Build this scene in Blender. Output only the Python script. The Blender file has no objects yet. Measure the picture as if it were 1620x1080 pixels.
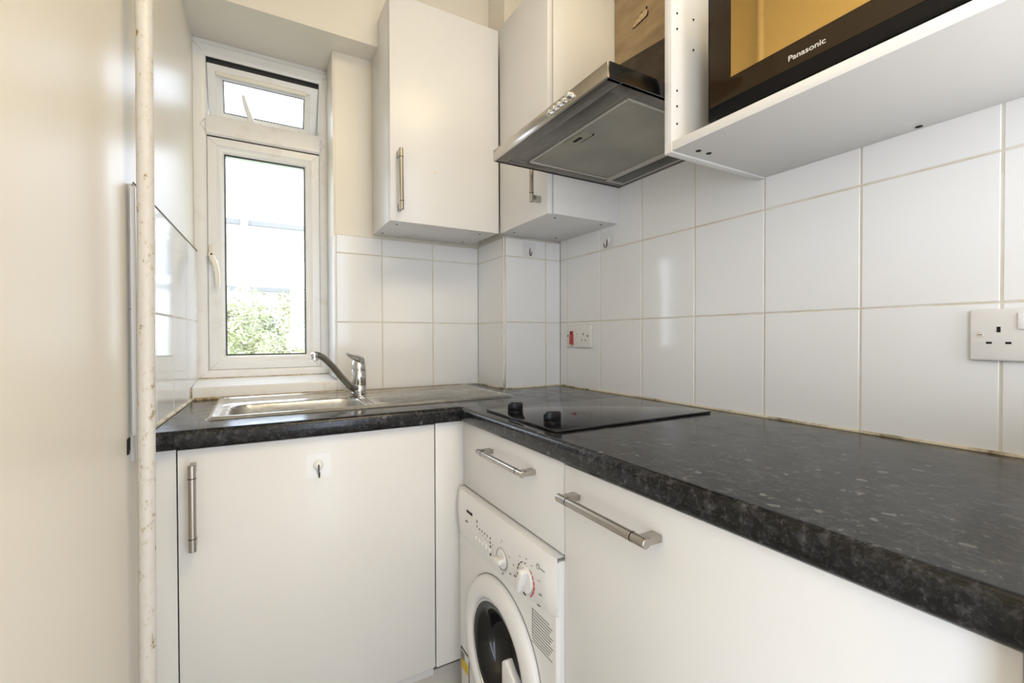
import bpy, bmesh, math, random
from mathutils import Vector, Matrix
random.seed(7)
S = bpy.context.scene
COL = S.collection
ZO = 0.91          # all heights below are measured from the worktop surface; the floor lies 0.91 m under it
PI = math.pi

# ------------------------------------------------------------------ materials
def srgb(r, g, b):
    f = lambda c: (c / 255) / 12.92 if c / 255 <= 0.04045 else ((c / 255 + 0.055) / 1.055) ** 2.4
    return (f(r), f(g), f(b), 1)

def mat(name, col, rough=0.5, metal=0.0, spec=0.5, coat=0.0, emit=None):
    m = bpy.data.materials.new(name); m.use_nodes = True
    b = m.node_tree.nodes['Principled BSDF']
    b.inputs['Base Color'].default_value = col if len(col) == 4 else (*col, 1)
    b.inputs['Roughness'].default_value = rough
    b.inputs['Metallic'].default_value = metal
    b.inputs['Specular IOR Level'].default_value = spec
    b.inputs['Coat Weight'].default_value = coat
    b.inputs['Coat Roughness'].default_value = 0.05
    return m

def N(m, t, **kw):
    n = m.node_tree.nodes.new(t)
    for k, v in kw.items(): setattr(n, k, v)
    return n
def L(m, a, b): m.node_tree.links.new(a, b)
def bsdf(m): return m.node_tree.nodes['Principled BSDF']
def coords(m, scale=(1, 1, 1)):
    tc = N(m, 'ShaderNodeTexCoord'); mp = N(m, 'ShaderNodeMapping'); mp.inputs['Scale'].default_value = scale
    L(m, tc.outputs['Object'], mp.inputs['Vector']); return mp.outputs['Vector']
def noise(m, vec, scale, detail=3, rough=0.5):
    n = N(m, 'ShaderNodeTexNoise'); n.inputs['Scale'].default_value = scale
    n.inputs['Detail'].default_value = detail; n.inputs['Roughness'].default_value = rough
    L(m, vec, n.inputs['Vector']); return n.outputs['Fac']
def ramp(m, fac, stops):
    r = N(m, 'ShaderNodeValToRGB'); e = r.color_ramp.elements
    while len(e) < len(stops): e.new(0.5)
    for i, (p, c) in enumerate(stops):
        e[i].position = p; e[i].color = c if len(c) == 4 else (*c, 1)
    L(m, fac, r.inputs['Fac']); return r.outputs['Color']
def bump(m, h, strength=0.2, dist=0.002):
    b = N(m, 'ShaderNodeBump'); b.inputs['Strength'].default_value = strength; b.inputs['Distance'].default_value = dist
    L(m, h, b.inputs['Height']); L(m, b.outputs['Normal'], bsdf(m).inputs['Normal'])

def speckle_mix(m, base, spots, scale, lo, hi, detail=4):
    v = coords(m); c = ramp(m, noise(m, v, scale, detail, .65), [(lo, base), (hi, spots)])
    L(m, c, bsdf(m).inputs['Base Color']); return v

M = {}
M['plaster'] = mat('cream_plaster_paint', (.80, .76, .69), .36)
v = coords(M['plaster']); bump(M['plaster'], noise(M['plaster'], v, 14, 4), .12, .004)
L(M['plaster'], ramp(M['plaster'], noise(M['plaster'], v, 2.5, 3), [(.3, (.79, .74, .645)), (.75, (.82, .77, .675))]), bsdf(M['plaster']).inputs['Base Color'])
M['ceiling'] = mat('white_ceiling_paint', (.84, .82, .78), .7)
M['tile'] = mat('white_glazed_tile', (.83, .82, .805), .09, spec=.5)
v = coords(M['tile'])
L(M['tile'], ramp(M['tile'], noise(M['tile'], v, 3.0, 2), [(.3, (.825, .825, .82)), (.7, (.855, .855, .85))]), bsdf(M['tile']).inputs['Base Color'])
bump(M['tile'], noise(M['tile'], v, 7.0, 1), .10, .004)
M['grout'] = mat('beige_grout', (.66, .61, .51), .8)
v = speckle_mix(M['grout'], (.62, .555, .43), (.72, .68, .60), 7, .38, .6)
M['oldjoint'] = mat('grimy_joint', (.20, .165, .12), .8)
M['mitre'] = mat('grey_mitre_line', (.42, .39, .34), .6)
M['trimw'] = mat('white_tile_edge_trim', (.86, .85, .85), .22)
M['door'] = mat('white_gloss_door', (.80, .775, .73), .3, spec=.4, coat=.05)
v = coords(M['door']); 
L(M['door'], ramp(M['door'], noise(M['door'], v, 3.2, 3), [(.3, (.76, .75, .735)), (.75, (.79, .78, .765))]), bsdf(M['door']).inputs['Base Color'])
M['carcass'] = mat('white_melamine_board', (.76, .75, .735), .38)
v = coords(M['carcass']); bump(M['carcass'], noise(M['carcass'], v, 260, 2), .12, .0006)
M['plinth'] = mat('pale_plinth_board', (.62, .59, .54), .4)
M['stain'] = mat('cream_adhesive_spot', (.76, .69, .54), .5)
M['upvc'] = mat('white_upvc', (.82, .795, .755), .28)
v = coords(M['upvc'])
L(M['upvc'], ramp(M['upvc'], noise(M['upvc'], v, 16, 5, .6), [(.33, (.78, .755, .71)), (.46, (.83, .82, .80))]), bsdf(M['upvc']).inputs['Base Color'])
M['rubber'] = mat('black_rubber', (.012, .013, .016), .5)
M['black'] = mat('black_gloss_plastic', (.006, .006, .007), .16, spec=.16)
M['dark'] = mat('dark_hole', (.01, .009, .008), .9)
M['hob'] = mat('black_ceramic_glass', (.008, .008, .009), .11, spec=.5)
M['ring'] = mat('grey_printed_ring', (.05, .05, .052), .1)
M['whiteplastic'] = mat('white_plastic', (.84, .83, .82), .25)
M['creamplastic'] = mat('cream_plastic', (.82, .77, .66), .3)
M['switchplate'] = mat('white_moulded_plate', (.79, .765, .735), .28)
M['red'] = mat('red_rocker', (.50, .035, .02), .3)
M['print'] = mat('grey_print', (.22, .22, .22), .5)
M['printdark'] = mat('black_print', (.02, .02, .02), .5)
M['printred'] = mat('red_print', (.55, .06, .05), .5)
M['yellow'] = mat('yellow_sticker_print', (.75, .55, .03), .5)
M['silverprint'] = mat('silver_print', (.62, .60, .56), .35)
M['chrome'] = mat('polished_chrome', (.82, .82, .82), .2, 1)
M['chrome_dirty'] = mat('limescaled_chrome', (.55, .55, .55), .16, 1)
v = coords(M['chrome_dirty'])
L(M['chrome_dirty'], ramp(M['chrome_dirty'], noise(M['chrome_dirty'], v, 60, 4), [(.4, (.50, .50, .50)), (.65, (.74, .72, .68))]), bsdf(M['chrome_dirty']).inputs['Base Color'])
L(M['chrome_dirty'], ramp(M['chrome_dirty'], noise(M['chrome_dirty'], v, 90, 3), [(.4, (.10,) * 3), (.7, (.34,) * 3)]), bsdf(M['chrome_dirty']).inputs['Roughness'])
M['spout'] = mat('dull_grey_chrome', (.36, .355, .33), .27, 1)
M['nickel'] = mat('brushed_nickel', (.46, .43, .385), .27, 1)
v = coords(M['nickel']); bump(M['nickel'], noise(M['nickel'], v, 700, 2), .1, .0003)
def steel(name, c0, c1, rough, stretch=(1, 1, 1), sc=60, bs=.08):
    m = mat(name, c0, rough, 1); v = coords(m, stretch)
    L(m, ramp(m, noise(m, v, sc, 5, .6), [(.35, c0), (.68, c1)]), bsdf(m).inputs['Base Color'])
    bump(m, noise(m, v, sc * 2, 3), bs, .0006); return m
M['steel'] = steel('brushed_hood_steel', (.44, .41, .37), (.54, .51, .46), .2, (1, 1, 1), 12)
M['endsteel'] = mat('dark_mirror_steel', (.05, .05, .052), .22, 1)
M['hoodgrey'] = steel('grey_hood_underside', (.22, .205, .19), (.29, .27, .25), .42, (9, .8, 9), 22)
M['housing'] = steel('dull_brown_metal', (.075, .06, .043), (.13, .105, .078), .55, (1, 1, 3), 9)
M['filtertrim'] = mat('pale_aluminium_trim', (.55, .53, .48), .4, .6)
M['lampcover'] = mat('smoked_lamp_cover', (.035, .033, .024), .35)
M['filter'] = mat('grey_grease_filter', (.24, .235, .21), .55, .5)
v = coords(M['filter'])
vor = N(M['filter'], 'ShaderNodeTexVoronoi'); vor.inputs['Scale'].default_value = 300; vor.inputs['Randomness'].default_value = .0
L(M['filter'], v, vor.inputs['Vector'])
big = ramp(M['filter'], noise(M['filter'], v, 5, 4), [(.35, (.8, .8, .8)), (.7, (1.1, 1.08, 1.02))])
hol = ramp(M['filter'], vor.outputs['Distance'], [(.18, (.09, .085, .075)), (.36, (.40, .385, .345))])
mx = N(M['filter'], 'ShaderNodeMix', data_type='RGBA', blend_type='MULTIPLY'); mx.inputs[0].default_value = 1
L(M['filter'], hol, mx.inputs[6]); L(M['filter'], big, mx.inputs[7]); L(M['filter'], mx.outputs[2], bsdf(M['filter']).inputs['Base Color'])
bump(M['filter'], vor.outputs['Distance'], .5, .001)
M['latch'] = mat('olive_latch_plastic', (.30, .285, .20), .4)

# sink steel: dull and water-marked, with tan limescale towards the wall side
M['sink'] = mat('watermarked_sink_steel', (.5, .46, .39), .3, 1)
m = M['sink']; v = coords(m, (1, 3, 1))
base_ = ramp(m, noise(m, v, 9, 6, .7), [(.34, (.42, .395, .355)), (.52, (.55, .53, .49)), (.68, (.66, .64, .60))])
so = N(m, 'ShaderNodeSeparateXYZ'); tcs = N(m, 'ShaderNodeTexCoord'); L(m, tcs.outputs['Object'], so.inputs[0])
mr = N(m, 'ShaderNodeMapRange'); mr.inputs['From Min'].default_value = .055; mr.inputs['From Max'].default_value = .13; L(m, so.outputs['Y'], mr.inputs['Value'])
nz = ramp(m, noise(m, v, 16, 5, .65), [(.30, (1, 1, 1)), (.62, (.25, .25, .25))])
ml = N(m, 'ShaderNodeMath', operation='MULTIPLY'); L(m, mr.outputs[0], ml.inputs[0]); L(m, nz, ml.inputs[1])
mxs = N(m, 'ShaderNodeMix', data_type='RGBA'); L(m, ml.outputs[0], mxs.inputs[0]); L(m, base_, mxs.inputs[6]); mxs.inputs[7].default_value = (.40, .32, .20, 1)
L(m, mxs.outputs[2], bsdf(m).inputs['Base Color'])
rz = N(m, 'ShaderNodeMapRange'); rz.inputs['From Min'].default_value = -.012; rz.inputs['From Max'].default_value = -.004; rz.inputs['To Min'].default_value = .36; rz.inputs['To Max'].default_value = 0
L(m, so.outputs['Z'], rz.inputs['Value'])
ra_ = N(m, 'ShaderNodeMath', operation='ADD'); L(m, rz.outputs[0], ra_.inputs[0])
L(m, ramp(m, noise(m, v, 30, 4, .6), [(.35, (.15,) * 3), (.7, (.30,) * 3)]), ra_.inputs[1]); L(m, ra_.outputs[0], bsdf(m).inputs['Roughness'])
M['limescale'] = mat('tan_limescale', (.42, .30, .14), .7)
speckle_mix(M['limescale'], (.30, .20, .08), (.62, .52, .36), 40, .38, .62)
M['sealant'] = mat('stained_sealant', (.62, .52, .34), .6)
speckle_mix(M['sealant'], (.17, .12, .06), (.68, .60, .44), 12, .34, .52, 6)

# worktop: black stone-look laminate, small grey flecks and a few pale flakes
M['worktop'] = mat('black_fleck_laminate', (.01, .01, .011), .12, spec=.37)
m = M['worktop']; v = coords(m)
f1 = ramp(m, noise(m, v, 62, 8, .74), [(.46, (.004, .004, .0045)), (.55, (.015, .015, .016)), (.62, (.042, .042, .043)), (.72, (.11, .11, .11))])
f2_ = ramp(m, noise(m, v, 190, 4, .6), [(.52, (0, 0, 0)), (.62, (.012, .012, .0125)), (.74, (.050, .050, .052))])
fsum = N(m, 'ShaderNodeMix', data_type='RGBA', blend_type='ADD'); fsum.inputs[0].default_value = 1
L(m, f1, fsum.inputs[6]); L(m, f2_, fsum.inputs[7])
wob = N(m, 'ShaderNodeTexVoronoi', feature='F1'); wob.inputs['Scale'].default_value = 30; wob.inputs['Randomness'].default_value = 1
nv = N(m, 'ShaderNodeTexNoise'); nv.inputs['Scale'].default_value = 70; L(m, v, nv.inputs['Vector'])
ad = N(m, 'ShaderNodeVectorMath', operation='MULTIPLY_ADD'); L(m, nv.outputs['Color'], ad.inputs[0]); ad.inputs[1].default_value = (.022, .022, .022); L(m, v, ad.inputs[2])
L(m, ad.outputs[0], wob.inputs['Vector'])
fl = ramp(m, wob.outputs['Distance'], [(.14, (1, 1, 1)), (.20, (0, 0, 0))])
sel = N(m, 'ShaderNodeSeparateColor'); L(m, wob.outputs['Color'], sel.inputs[0])
gt = N(m, 'ShaderNodeMath', operation='GREATER_THAN'); L(m, sel.outputs[0], gt.inputs[0]); gt.inputs[1].default_value = .52
mu = N(m, 'ShaderNodeMath', operation='MULTIPLY'); L(m, fl, mu.inputs[0]); L(m, gt.outputs[0], mu.inputs[1])
mx = N(m, 'ShaderNodeMix', data_type='RGBA'); L(m, mu.outputs[0], mx.inputs[0]); L(m, fsum.outputs[2], mx.inputs[6]); mx.inputs[7].default_value = (.085, .088, .092, 1)
L(m, mx.outputs[2], bsdf(m).inputs['Base Color'])
v2 = coords(m, (1, .35, 1)); bump(m, noise(m, v2, 55, 3), .16, .0012)
L(m, ramp(m, noise(m, v, 20, 3), [(.35, (.13,) * 3), (.7, (.26,) * 3)]), bsdf(m).inputs['Roughness'])

# brown board over the hood
M['board'] = mat('brown_veneer_board', (.26, .17, .08), .55)
m = M['board']; v = coords(m, (1, 1.0, 3.5))
L(m, ramp(m, noise(m, v, 7, 6, .6), [(.30, (.28, .195, .10)), (.5, (.37, .265, .145)), (.72, (.46, .34, .195))]), bsdf(m).inputs['Base Color'])
M['splinter'] = mat('pale_raw_wood', (.52, .38, .21), .8)
speckle_mix(M['splinter'], (.42, .29, .15), (.62, .48, .29), 120, .38, .62)

# painted pipe with rust freckles
M['pipe'] = mat('chipped_white_paint', (.82, .79, .74), .4)
m = M['pipe']; v = coords(m, (1, 1, .55))
L(m, ramp(m, noise(m, v, 85, 5, .7), [(.50, (.68, .655, .62)), (.60, (.64, .60, .53)), (.66, (.36, .27, .16)), (.72, (.22, .15, .08))]), bsdf(m).inputs['Base Color'])
bump(m, noise(m, v, 60, 4), .35, .002)

# tinted oven-door glass: a bronze-mirrored window, near-black surround
M['mwwindow'] = mat('bronze_mesh_window', (.50, .33, .11), .035, 1)
m = M['mwwindow']; v = coords(m)
ch = N(m, 'ShaderNodeTexVoronoi'); ch.inputs['Scale'].default_value = 400; ch.inputs['Randomness'].default_value = 0; L(m, v, ch.inputs['Vector'])
L(m, ramp(m, ch.outputs['Distance'], [(.15, (.50, .33, .11)), (.45, (.82, .57, .215))]), bsdf(m).inputs['Base Color'])
M['mwglass'] = mat('dark_brown_door_glass', (.030, .018, .008), .06, spec=.28)
M['clear'] = mat('clear_adhesive_pad', (.80, .79, .77), .12)
M['hookmetal'] = mat('dark_hook_metal', (.10, .09, .08), .25, 1)

def glass(name, tint=(.98, .98, .98), refl=.06):
    m = bpy.data.materials.new(name); m.use_nodes = True; nt = m.node_tree
    nt.nodes.remove(nt.nodes['Principled BSDF'])
    t = N(m, 'ShaderNodeBsdfTransparent'); t.inputs[0].default_value = (*tint, 1)
    g = N(m, 'ShaderNodeBsdfGlossy'); g.inputs['Roughness'].default_value = .01
    x = N(m, 'ShaderNodeMixShader'); x.inputs[0].default_value = refl
    L(m, t.outputs[0], x.inputs[1]); L(m, g.outputs[0], x.inputs[2]); L(m, x.outputs[0], nt.nodes['Material Output'].inputs['Surface'])
    return m
M['glass'] = glass('window_glass')
M['padglass'] = glass('clear_pad', (.985, .985, .98), .02)
M['wmglass'] = mat('dark_porthole_glass', (.009, .009, .010), .06, spec=.4)
M['drum'] = mat('grey_drum_seal', (.14, .14, .135), .45)
M['render'] = mat('white_render', (.86, .86, .85), .8)
M['band'] = mat('shaded_balcony_edge', (.215, .21, .205), .8)  # grey carries the shade on the projecting slab edges
M['panes'] = mat('pale_far_window', (.31, .30, .33), .5)
M['faint'] = mat('off_white_recess', (.44, .435, .43), .6)
M['leaf'] = mat('hazed_green_leaf', (.16, .24, .05), .5)
m = M['leaf']; v = coords(m)
L(m, ramp(m, noise(m, v, 1.7, 5, .7), [(.32, (.20, .21, .16)), (.47, (.40, .42, .22)), (.62, (.66, .66, .38))]), bsdf(m).inputs['Base Color'])  # leaf tones lifted pale to carry outdoor glare haze
M['bark'] = mat('grey_bark', (.10, .09, .08), .9)
M['grass'] = mat('rough_grass_ground', (.18, .24, .08), .9)
M['floor'] = mat('grey_vinyl_floor', (.36, .30, .22), .35)
m = M['floor']; v = coords(m, (1, 6, 1))
L(m, ramp(m, noise(m, v, 4, 5), [(.35, (.37, .35, .33)), (.65, (.47, .45, .43))]), bsdf(m).inputs['Base Color'])

# ------------------------------------------------------------------ mesh building
class MB:
    """collects shapes, all given in room coordinates (x: 0 at the right wall, y: 0 at the pipe boxing, z: 0 at the worktop)"""
    def __init__(self): self.bm = bmesh.new()
    def _take(self, tmp, mi):
        for f in tmp.faces: f.material_index = mi
        me = bpy.data.meshes.new('t'); tmp.to_mesh(me); tmp.free(); self.bm.from_mesh(me); bpy.data.meshes.remove(me)
    def box(self, x0, x1, y0, y1, z0, z1, bev=0.0, seg=2, mi=0, rot=None):
        t = bmesh.new(); bmesh.ops.create_cube(t, size=1)
        c = Vector(((x0 + x1) / 2, (y0 + y1) / 2, (z0 + z1) / 2)); d = Vector((abs(x1 - x0), abs(y1 - y0), abs(z1 - z0)))
        for v in t.verts: v.co = Vector((v.co.x * d.x, v.co.y * d.y, v.co.z * d.z))
        if bev: bmesh.ops.bevel(t, geom=t.edges[:], offset=min(bev, .49 * min(d)), segments=seg, affect='EDGES', profile=.5)
        for v in t.verts: v.co = (rot @ v.co if rot else v.co) + c
        self._take(t, mi); return self
    def lathe(self, prof, origin, axis, seg=32, mi=0, caps=True):
        ax = Vector(axis).normalized(); u = ax.orthogonal().normalized(); w = ax.cross(u); o = Vector(origin)
        t = bmesh.new(); rings = []
        for r, h in prof:
            rings.append([t.verts.new(o + ax * h + (u * math.cos(2 * PI * k / seg) + w * math.sin(2 * PI * k / seg)) * max(r, 1e-5)) for k in range(seg)])
        for a, b in zip(rings, rings[1:]):
            for k in range(seg): t.faces.new((a[k], a[(k + 1) % seg], b[(k + 1) % seg], b[k]))
        if caps:
            t.faces.new(rings[0][::-1]); t.faces.new(rings[-1])
        bmesh.ops.recalc_face_normals(t, faces=t.faces[:]); self._take(t, mi); return self
    def cyl(self, p0, p1, r, seg=24, mi=0, ch=0.0):
        p0, p1 = Vector(p0), Vector(p1); h = (p1 - p0).length
        prof = [(r - ch, 0), (r, ch), (r, h - ch), (r - ch, h)] if ch else [(r, 0), (r, h)]
        return self.lathe(prof, p0, p1 - p0, seg, mi)
    def tube(self, pts, rad, seg=14, mi=0, flat=1.0):
        pts = [Vector(p) for p in pts]; rad = [rad] * len(pts) if isinstance(rad, (int, float)) else rad
        t = bmesh.new(); rings = []; up = None
        for i, p in enumerate(pts):
            d = (pts[min(i + 1, len(pts) - 1)] - pts[max(i - 1, 0)]).normalized()
            if up is None: up = d.orthogonal().normalized()
            up = (up - d * up.dot(d)).normalized(); w = d.cross(up)
            rings.append([t.verts.new(p + (up * math.cos(2 * PI * k / seg) + w * flat * math.sin(2 * PI * k / seg)) * rad[i]) for k in range(seg)])
        for a, b in zip(rings, rings[1:]):
            for k in range(seg): t.faces.new((a[k], a[(k + 1) % seg], b[(k + 1) % seg], b[k]))
        t.faces.new(rings[0][::-1]); t.faces.new(rings[-1])
        bmesh.ops.recalc_face_normals(t, faces=t.faces[:]); self._take(t, mi); return self
    def prism(self, poly, fn, d0, d1, mi=0, bev=0.0):
        """extrude a 2D outline; fn(a, b, depth) gives the point in the room"""
        t = bmesh.new(); A = [t.verts.new(fn(a, b, d0)) for a, b in poly]; B = [t.verts.new(fn(a, b, d1)) for a, b in poly]; n = len(poly)
        t.faces.new(A[::-1]); t.faces.new(B)
        for k in range(n): t.faces.new((A[k], A[(k + 1) % n], B[(k + 1) % n], B[k]))
        bmesh.ops.recalc_face_normals(t, faces=t.faces[:])
        if bev:
            ed = [e for e in t.edges if len(e.link_faces) == 2 and e.calc_face_angle(0) > .6]
            bmesh.ops.bevel(t, geom=ed, offset=bev, segments=2, affect='EDGES', profile=.5)
        self._take(t, mi); return self
    def ring(self, x0, x1, z0, z1, prof, mi=0, fn=None):
        """mitred rectangular frame; prof = [(inset, y)] swept round the rectangle"""
        fn = fn or (lambda x, y, z: (x, y, z)); t = bmesh.new(); rs = []
        for d, y in prof:
            rs.append([t.verts.new(fn(*p)) for p in ((x0 + d, y, z0 + d), (x1 - d, y, z0 + d), (x1 - d, y, z1 - d), (x0 + d, y, z1 - d))])
        n = len(rs)
        for i in range(n):
            a, b = rs[i], rs[(i + 1) % n]
            for k in range(4): t.faces.new((a[k], a[(k + 1) % 4], b[(k + 1) % 4], b[k]))
        bmesh.ops.recalc_face_normals(t, faces=t.faces[:]); self._take(t, mi); return self
    def poly(self, pts, mi=0):
        t = bmesh.new(); t.faces.new([t.verts.new(p) for p in pts]); self._take(t, mi); return self
    def arc(self, fn, r0, r1, a0, a1, d0, d1, seg=16, mi=0):
        """flat curved band (or ring) of a small thickness; fn(a, b, depth)"""
        t = bmesh.new(); rows = []
        for k in range(seg + 1):
            an = a0 + (a1 - a0) * k / seg; c, s = math.cos(an), math.sin(an)
            rows.append([t.verts.new(fn(r * c, r * s, d)) for r, d in ((r0, d0), (r0, d1), (r1, d1), (r1, d0))])
        for a, b in zip(rows, rows[1:]):
            for k in range(4): t.faces.new((a[k], a[(k + 1) % 4], b[(k + 1) % 4], b[k]))
        t.faces.new(rows[0]); t.faces.new(rows[-1][::-1])
        bmesh.ops.recalc_face_normals(t, faces=t.faces[:]); self._take(t, mi); return self

def wloc(o):
    p = Vector((0, 0, 0))
    while o is not None: p = p + o.location; o = o.parent
    return p
def build(name, mb, mats, parent=None, smooth=35):
    me = bpy.data.meshes.new(name)
    bm = mb.bm
    if parent is None:
        xs = [v.co for v in bm.verts]
        lo = Vector([min(c[i] for c in xs) for i in range(3)]); hi = Vector([max(c[i] for c in xs) for i in range(3)])
        base = Vector(((lo.x + hi.x) / 2, (lo.y + hi.y) / 2, lo.z)); off = base
        loc = base + Vector((0, 0, ZO))
    else:
        off = wloc(parent) - Vector((0, 0, ZO)); loc = Vector((0, 0, 0))
    for v in bm.verts: v.co -= off
    for f in bm.faces: f.smooth = True
    bm.to_mesh(me); bm.free()
    me.set_sharp_from_angle(angle=math.radians(smooth))
    for m in (mats if isinstance(mats, (list, tuple)) else [mats]): me.materials.append(M[m] if isinstance(m, str) else m)
    o = bpy.data.objects.new(name, me); o.location = loc; COL.objects.link(o)
    if parent is not None: o.parent = parent
    return o
def thing(name, label, cat, loc, group=None):
    o = bpy.data.objects.new(name, None); o.empty_display_size = .05; COL.objects.link(o)
    o.location = (loc[0], loc[1], loc[2] + ZO); o['label'] = label; o['category'] = cat
    if group: o['group'] = group
    return o
def tag(o, label, cat, group=None):
    o['label'] = label; o['category'] = cat
    if group: o['group'] = group
    return o
def struct(o):
    o['kind'] = 'structure'; return o
def text_mb(body, size, fn, thick=.0004, mi=0, width=None, shear=0.0):
    """lettering as a mesh; fn(a, b, depth) places a = along the line, b = up"""
    cu = bpy.data.curves.new('lettering', 'FONT'); cu.body = body; cu.size = size; cu.extrude = thick; cu.offset = size * .012; cu.shear = shear
    ob = bpy.data.objects.new('lettering', cu); COL.objects.link(ob)
    dg = bpy.context.evaluated_depsgraph_get(); me = bpy.data.meshes.new_from_object(ob.evaluated_get(dg))
    bpy.data.objects.remove(ob); bpy.data.curves.remove(cu)
    w = max(v.co.x for v in me.vertices) or 1; k = (width / w) if width else 1
    mb = MB()
    for v in me.vertices: v.co = fn(v.co.x * k, v.co.y, v.co.z)
    mb.bm.from_mesh(me); bpy.data.meshes.remove(me)
    for f in mb.bm.faces: f.material_index = mi
    return mb

# left wall leans a little off square in plan
def lw(y, off=0.0, z=0.0): return Vector((-1.251 + .0364 * (y - .237) + off, y, z))

# ------------------------------------------------------------------ tiling
def tiling(us, vs, fn, gap=.0024, th=.008, bev=.0018):
    """us/vs: joint positions; fn(u, v, d): d = height of the glaze above the wall"""
    mb = MB()
    bm = mb.bm
    q = [bm.verts.new(fn(u, v, th - .0012)) for u, v in ((us[0], vs[0]), (us[-1], vs[0]), (us[-1], vs[-1]), (us[0], vs[-1]))]
    f = bm.faces.new(q); f.material_index = 1
    for i in range(len(us) - 1):
        for j in range(len(vs) - 1):
            g0 = gap / 2 * (1 if i else .3); g1 = gap / 2 * (1 if i < len(us) - 2 else .3)
            u0, u1 = us[i] + g0, us[i + 1] - g1; v0, v1 = vs[j] + gap / 2, vs[j + 1] - gap / 2
            if u1 - u0 < .006: continue
            tx, ty = random.uniform(-.0011, .0011), random.uniform(-.0011, .0011)
            def P(u, v, d): return bm.verts.new(fn(u, v, d + tx * (u - u0) / max(.05, u1 - u0) * .35 + ty * (v - v0) / max(.05, v1 - v0) * .35))
            a = [bm.verts.new(fn(u, v, 0)) for u, v in ((u0, v0), (u1, v0), (u1, v1), (u0, v1))]
            b = [P(u, v, th - bev) for u, v in ((u0, v0), (u1, v0), (u1, v1), (u0, v1))]
            c = [P(u, v, th) for u, v in ((u0 + bev, v0 + bev), (u1 - bev, v0 + bev), (u1 - bev, v1 - bev), (u0 + bev, v1 - bev))]
            for r, s in ((a, b), (b, c)):
                for k in range(4): bm.faces.new((r[k], r[(k + 1) % 4], s[(k + 1) % 4], s[k]))
            bm.faces.new(c)
    bmesh.ops.recalc_face_normals(bm, faces=bm.faces[:])
    return mb
ZB, ZC, ZT = .2526, .5027, .574

# ------------------------------------------------------------------ the room
FZ = -ZO; CZ = 1.72; YF = -2.7
struct(build('floor', MB().box(-1.5, .1, YF, .6, FZ - .05, FZ), 'floor'))
struct(build('ceiling', MB().box(-1.5, .1, YF, .6, CZ, CZ + .05), 'ceiling'))

w = struct(build('wall_right', MB().box(.008, .12, YF, .55, FZ, CZ), 'plaster'))
ys = [-(1.6439 - .2 * k) for k in range(9)]          # joints every 200 mm along the wall
ys = [y for y in ys if y < -.03] + [0.0]
t = struct(build('tiling', tiling(ys, [0.0, ZB, ZC, .7527], lambda u, v, d: (.008 - d, u, v)), ['tile', 'grout'], w))

WB = MB()
WB.box(-.82, .008, .238, .55, FZ, CZ)                 # wall right of the window
WB.box(-1.4, -.82, .238, .55, FZ, .0)                 # under the sill
WB.box(-1.4, -.82, .14, .55, 1.225, CZ)               # over the window
WB.box(-.82, .008, .14, .238, 1.225, CZ)              # bulkhead running on across the top
WB.box(-.2503, .008, .008, .2378, FZ, 1.2248)         # pipe boxing in the corner
WB.box(-.2503, .008, .008, .1398, 1.2248, CZ)
wb = struct(build('wall_back', WB, 'plaster'))
struct(build('tiling', tiling([-.82, -.6571, -.4571, -.2583], [0.0, ZB, ZC, .569], lambda u, v, d: (u, .238 - d, v)), ['tile', 'grout'], wb))
struct(build('tiling', tiling([0.0, .23], [0.0, ZB, ZC, ZT], lambda u, v, d: (-.2503 - d, u, v)), ['tile', 'grout'], wb))
struct(build('tiling', tiling([-.2583, -.0694, 0.0], [0.0, ZB, ZC, ZT], lambda u, v, d: (u, .008 - d, v)), ['tile', 'grout'], wb))

wl = MB()
def lslab(y0, y1, z0, z1):
    a, b = lw(y0, -.008), lw(y1, -.008)
    wl.prism([(a.x, a.y), (b.x, b.y), (b.x - .10, b.y), (a.x - .10, a.y)], lambda x, y, z: (x, y, z), z0, z1)
lslab(.55, -1.84, FZ, CZ); lslab(-1.84, -2.48, 1.20, CZ); lslab(-2.48, YF, FZ, CZ)      # unseen opening added in the side wall to let sky light across
wl = struct(build('wall_left', wl, 'plaster'))
struct(build('tiling', tiling([-.392, -.218 - .2 + .03, -.218, -.0315, .155, .378], [-.04, ZB, .492], lambda u, v, d: lw(u, d - .008, v)), ['tile', 'grout'], wl))
# rear wall behind the camera, with an opening added to let sky light fill in
wf = MB(); wf.box(-1.5, -.78, YF - .12, YF, FZ, CZ).box(-.26, .1, YF - .12, YF, FZ, CZ).box(-.78, -.26, YF - .12, YF, 1.20, CZ)
struct(build('wall_front', wf, 'plaster'))

# trims: chrome tile corner, white tile edge beads, mitred window reveal, sealant
struct(build('trim_1', MB().prism([(-.2615, .004), (-.2615, -.0005), (-.2588, -.0032), (-.2540, -.0032), (-.2540, -.001), (-.2593, .0015), (-.2593, .004)], lambda x, y, z: (x, y, z), .002, .574), 'chrome'))
struct(build('trim_2', MB().box(-.8285, -.8195, .2285, .376, .052, .565, .003).box(-.8285, -.8195, .2360, .3760, .565, 1.224, .001, mi=1), ['trimw', 'plaster']))
p = MB().box(-.0045, .0045, -.006, .006, .012, .484, .0025)
for vv in p.bm.verts: vv.co += lw(-.396, .001)
struct(build('trim_3', p, 'trimw'))
sl = MB()
def bead(p0, p1, r=.004): sl.tube([p0, Vector(p0).lerp(Vector(p1), .5), p1], r, 8)
bead((-.001, -.01, .0015), (-.001, -1.39, .0015)); bead((-.002, -.001, .001), (-.255, -.001, .001)); bead((-.2585, .0, .001), (-.2585, .23, .001))
struct(build('trim_4', sl, 'sealant'))
s2 = MB(); s2.tube([lw(-.31, .001, .002), lw(-.05, .001, .002), lw(.23, .001, .002)], .005, 8)
struct(build('trim_5', s2, 'sealant'))
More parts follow.
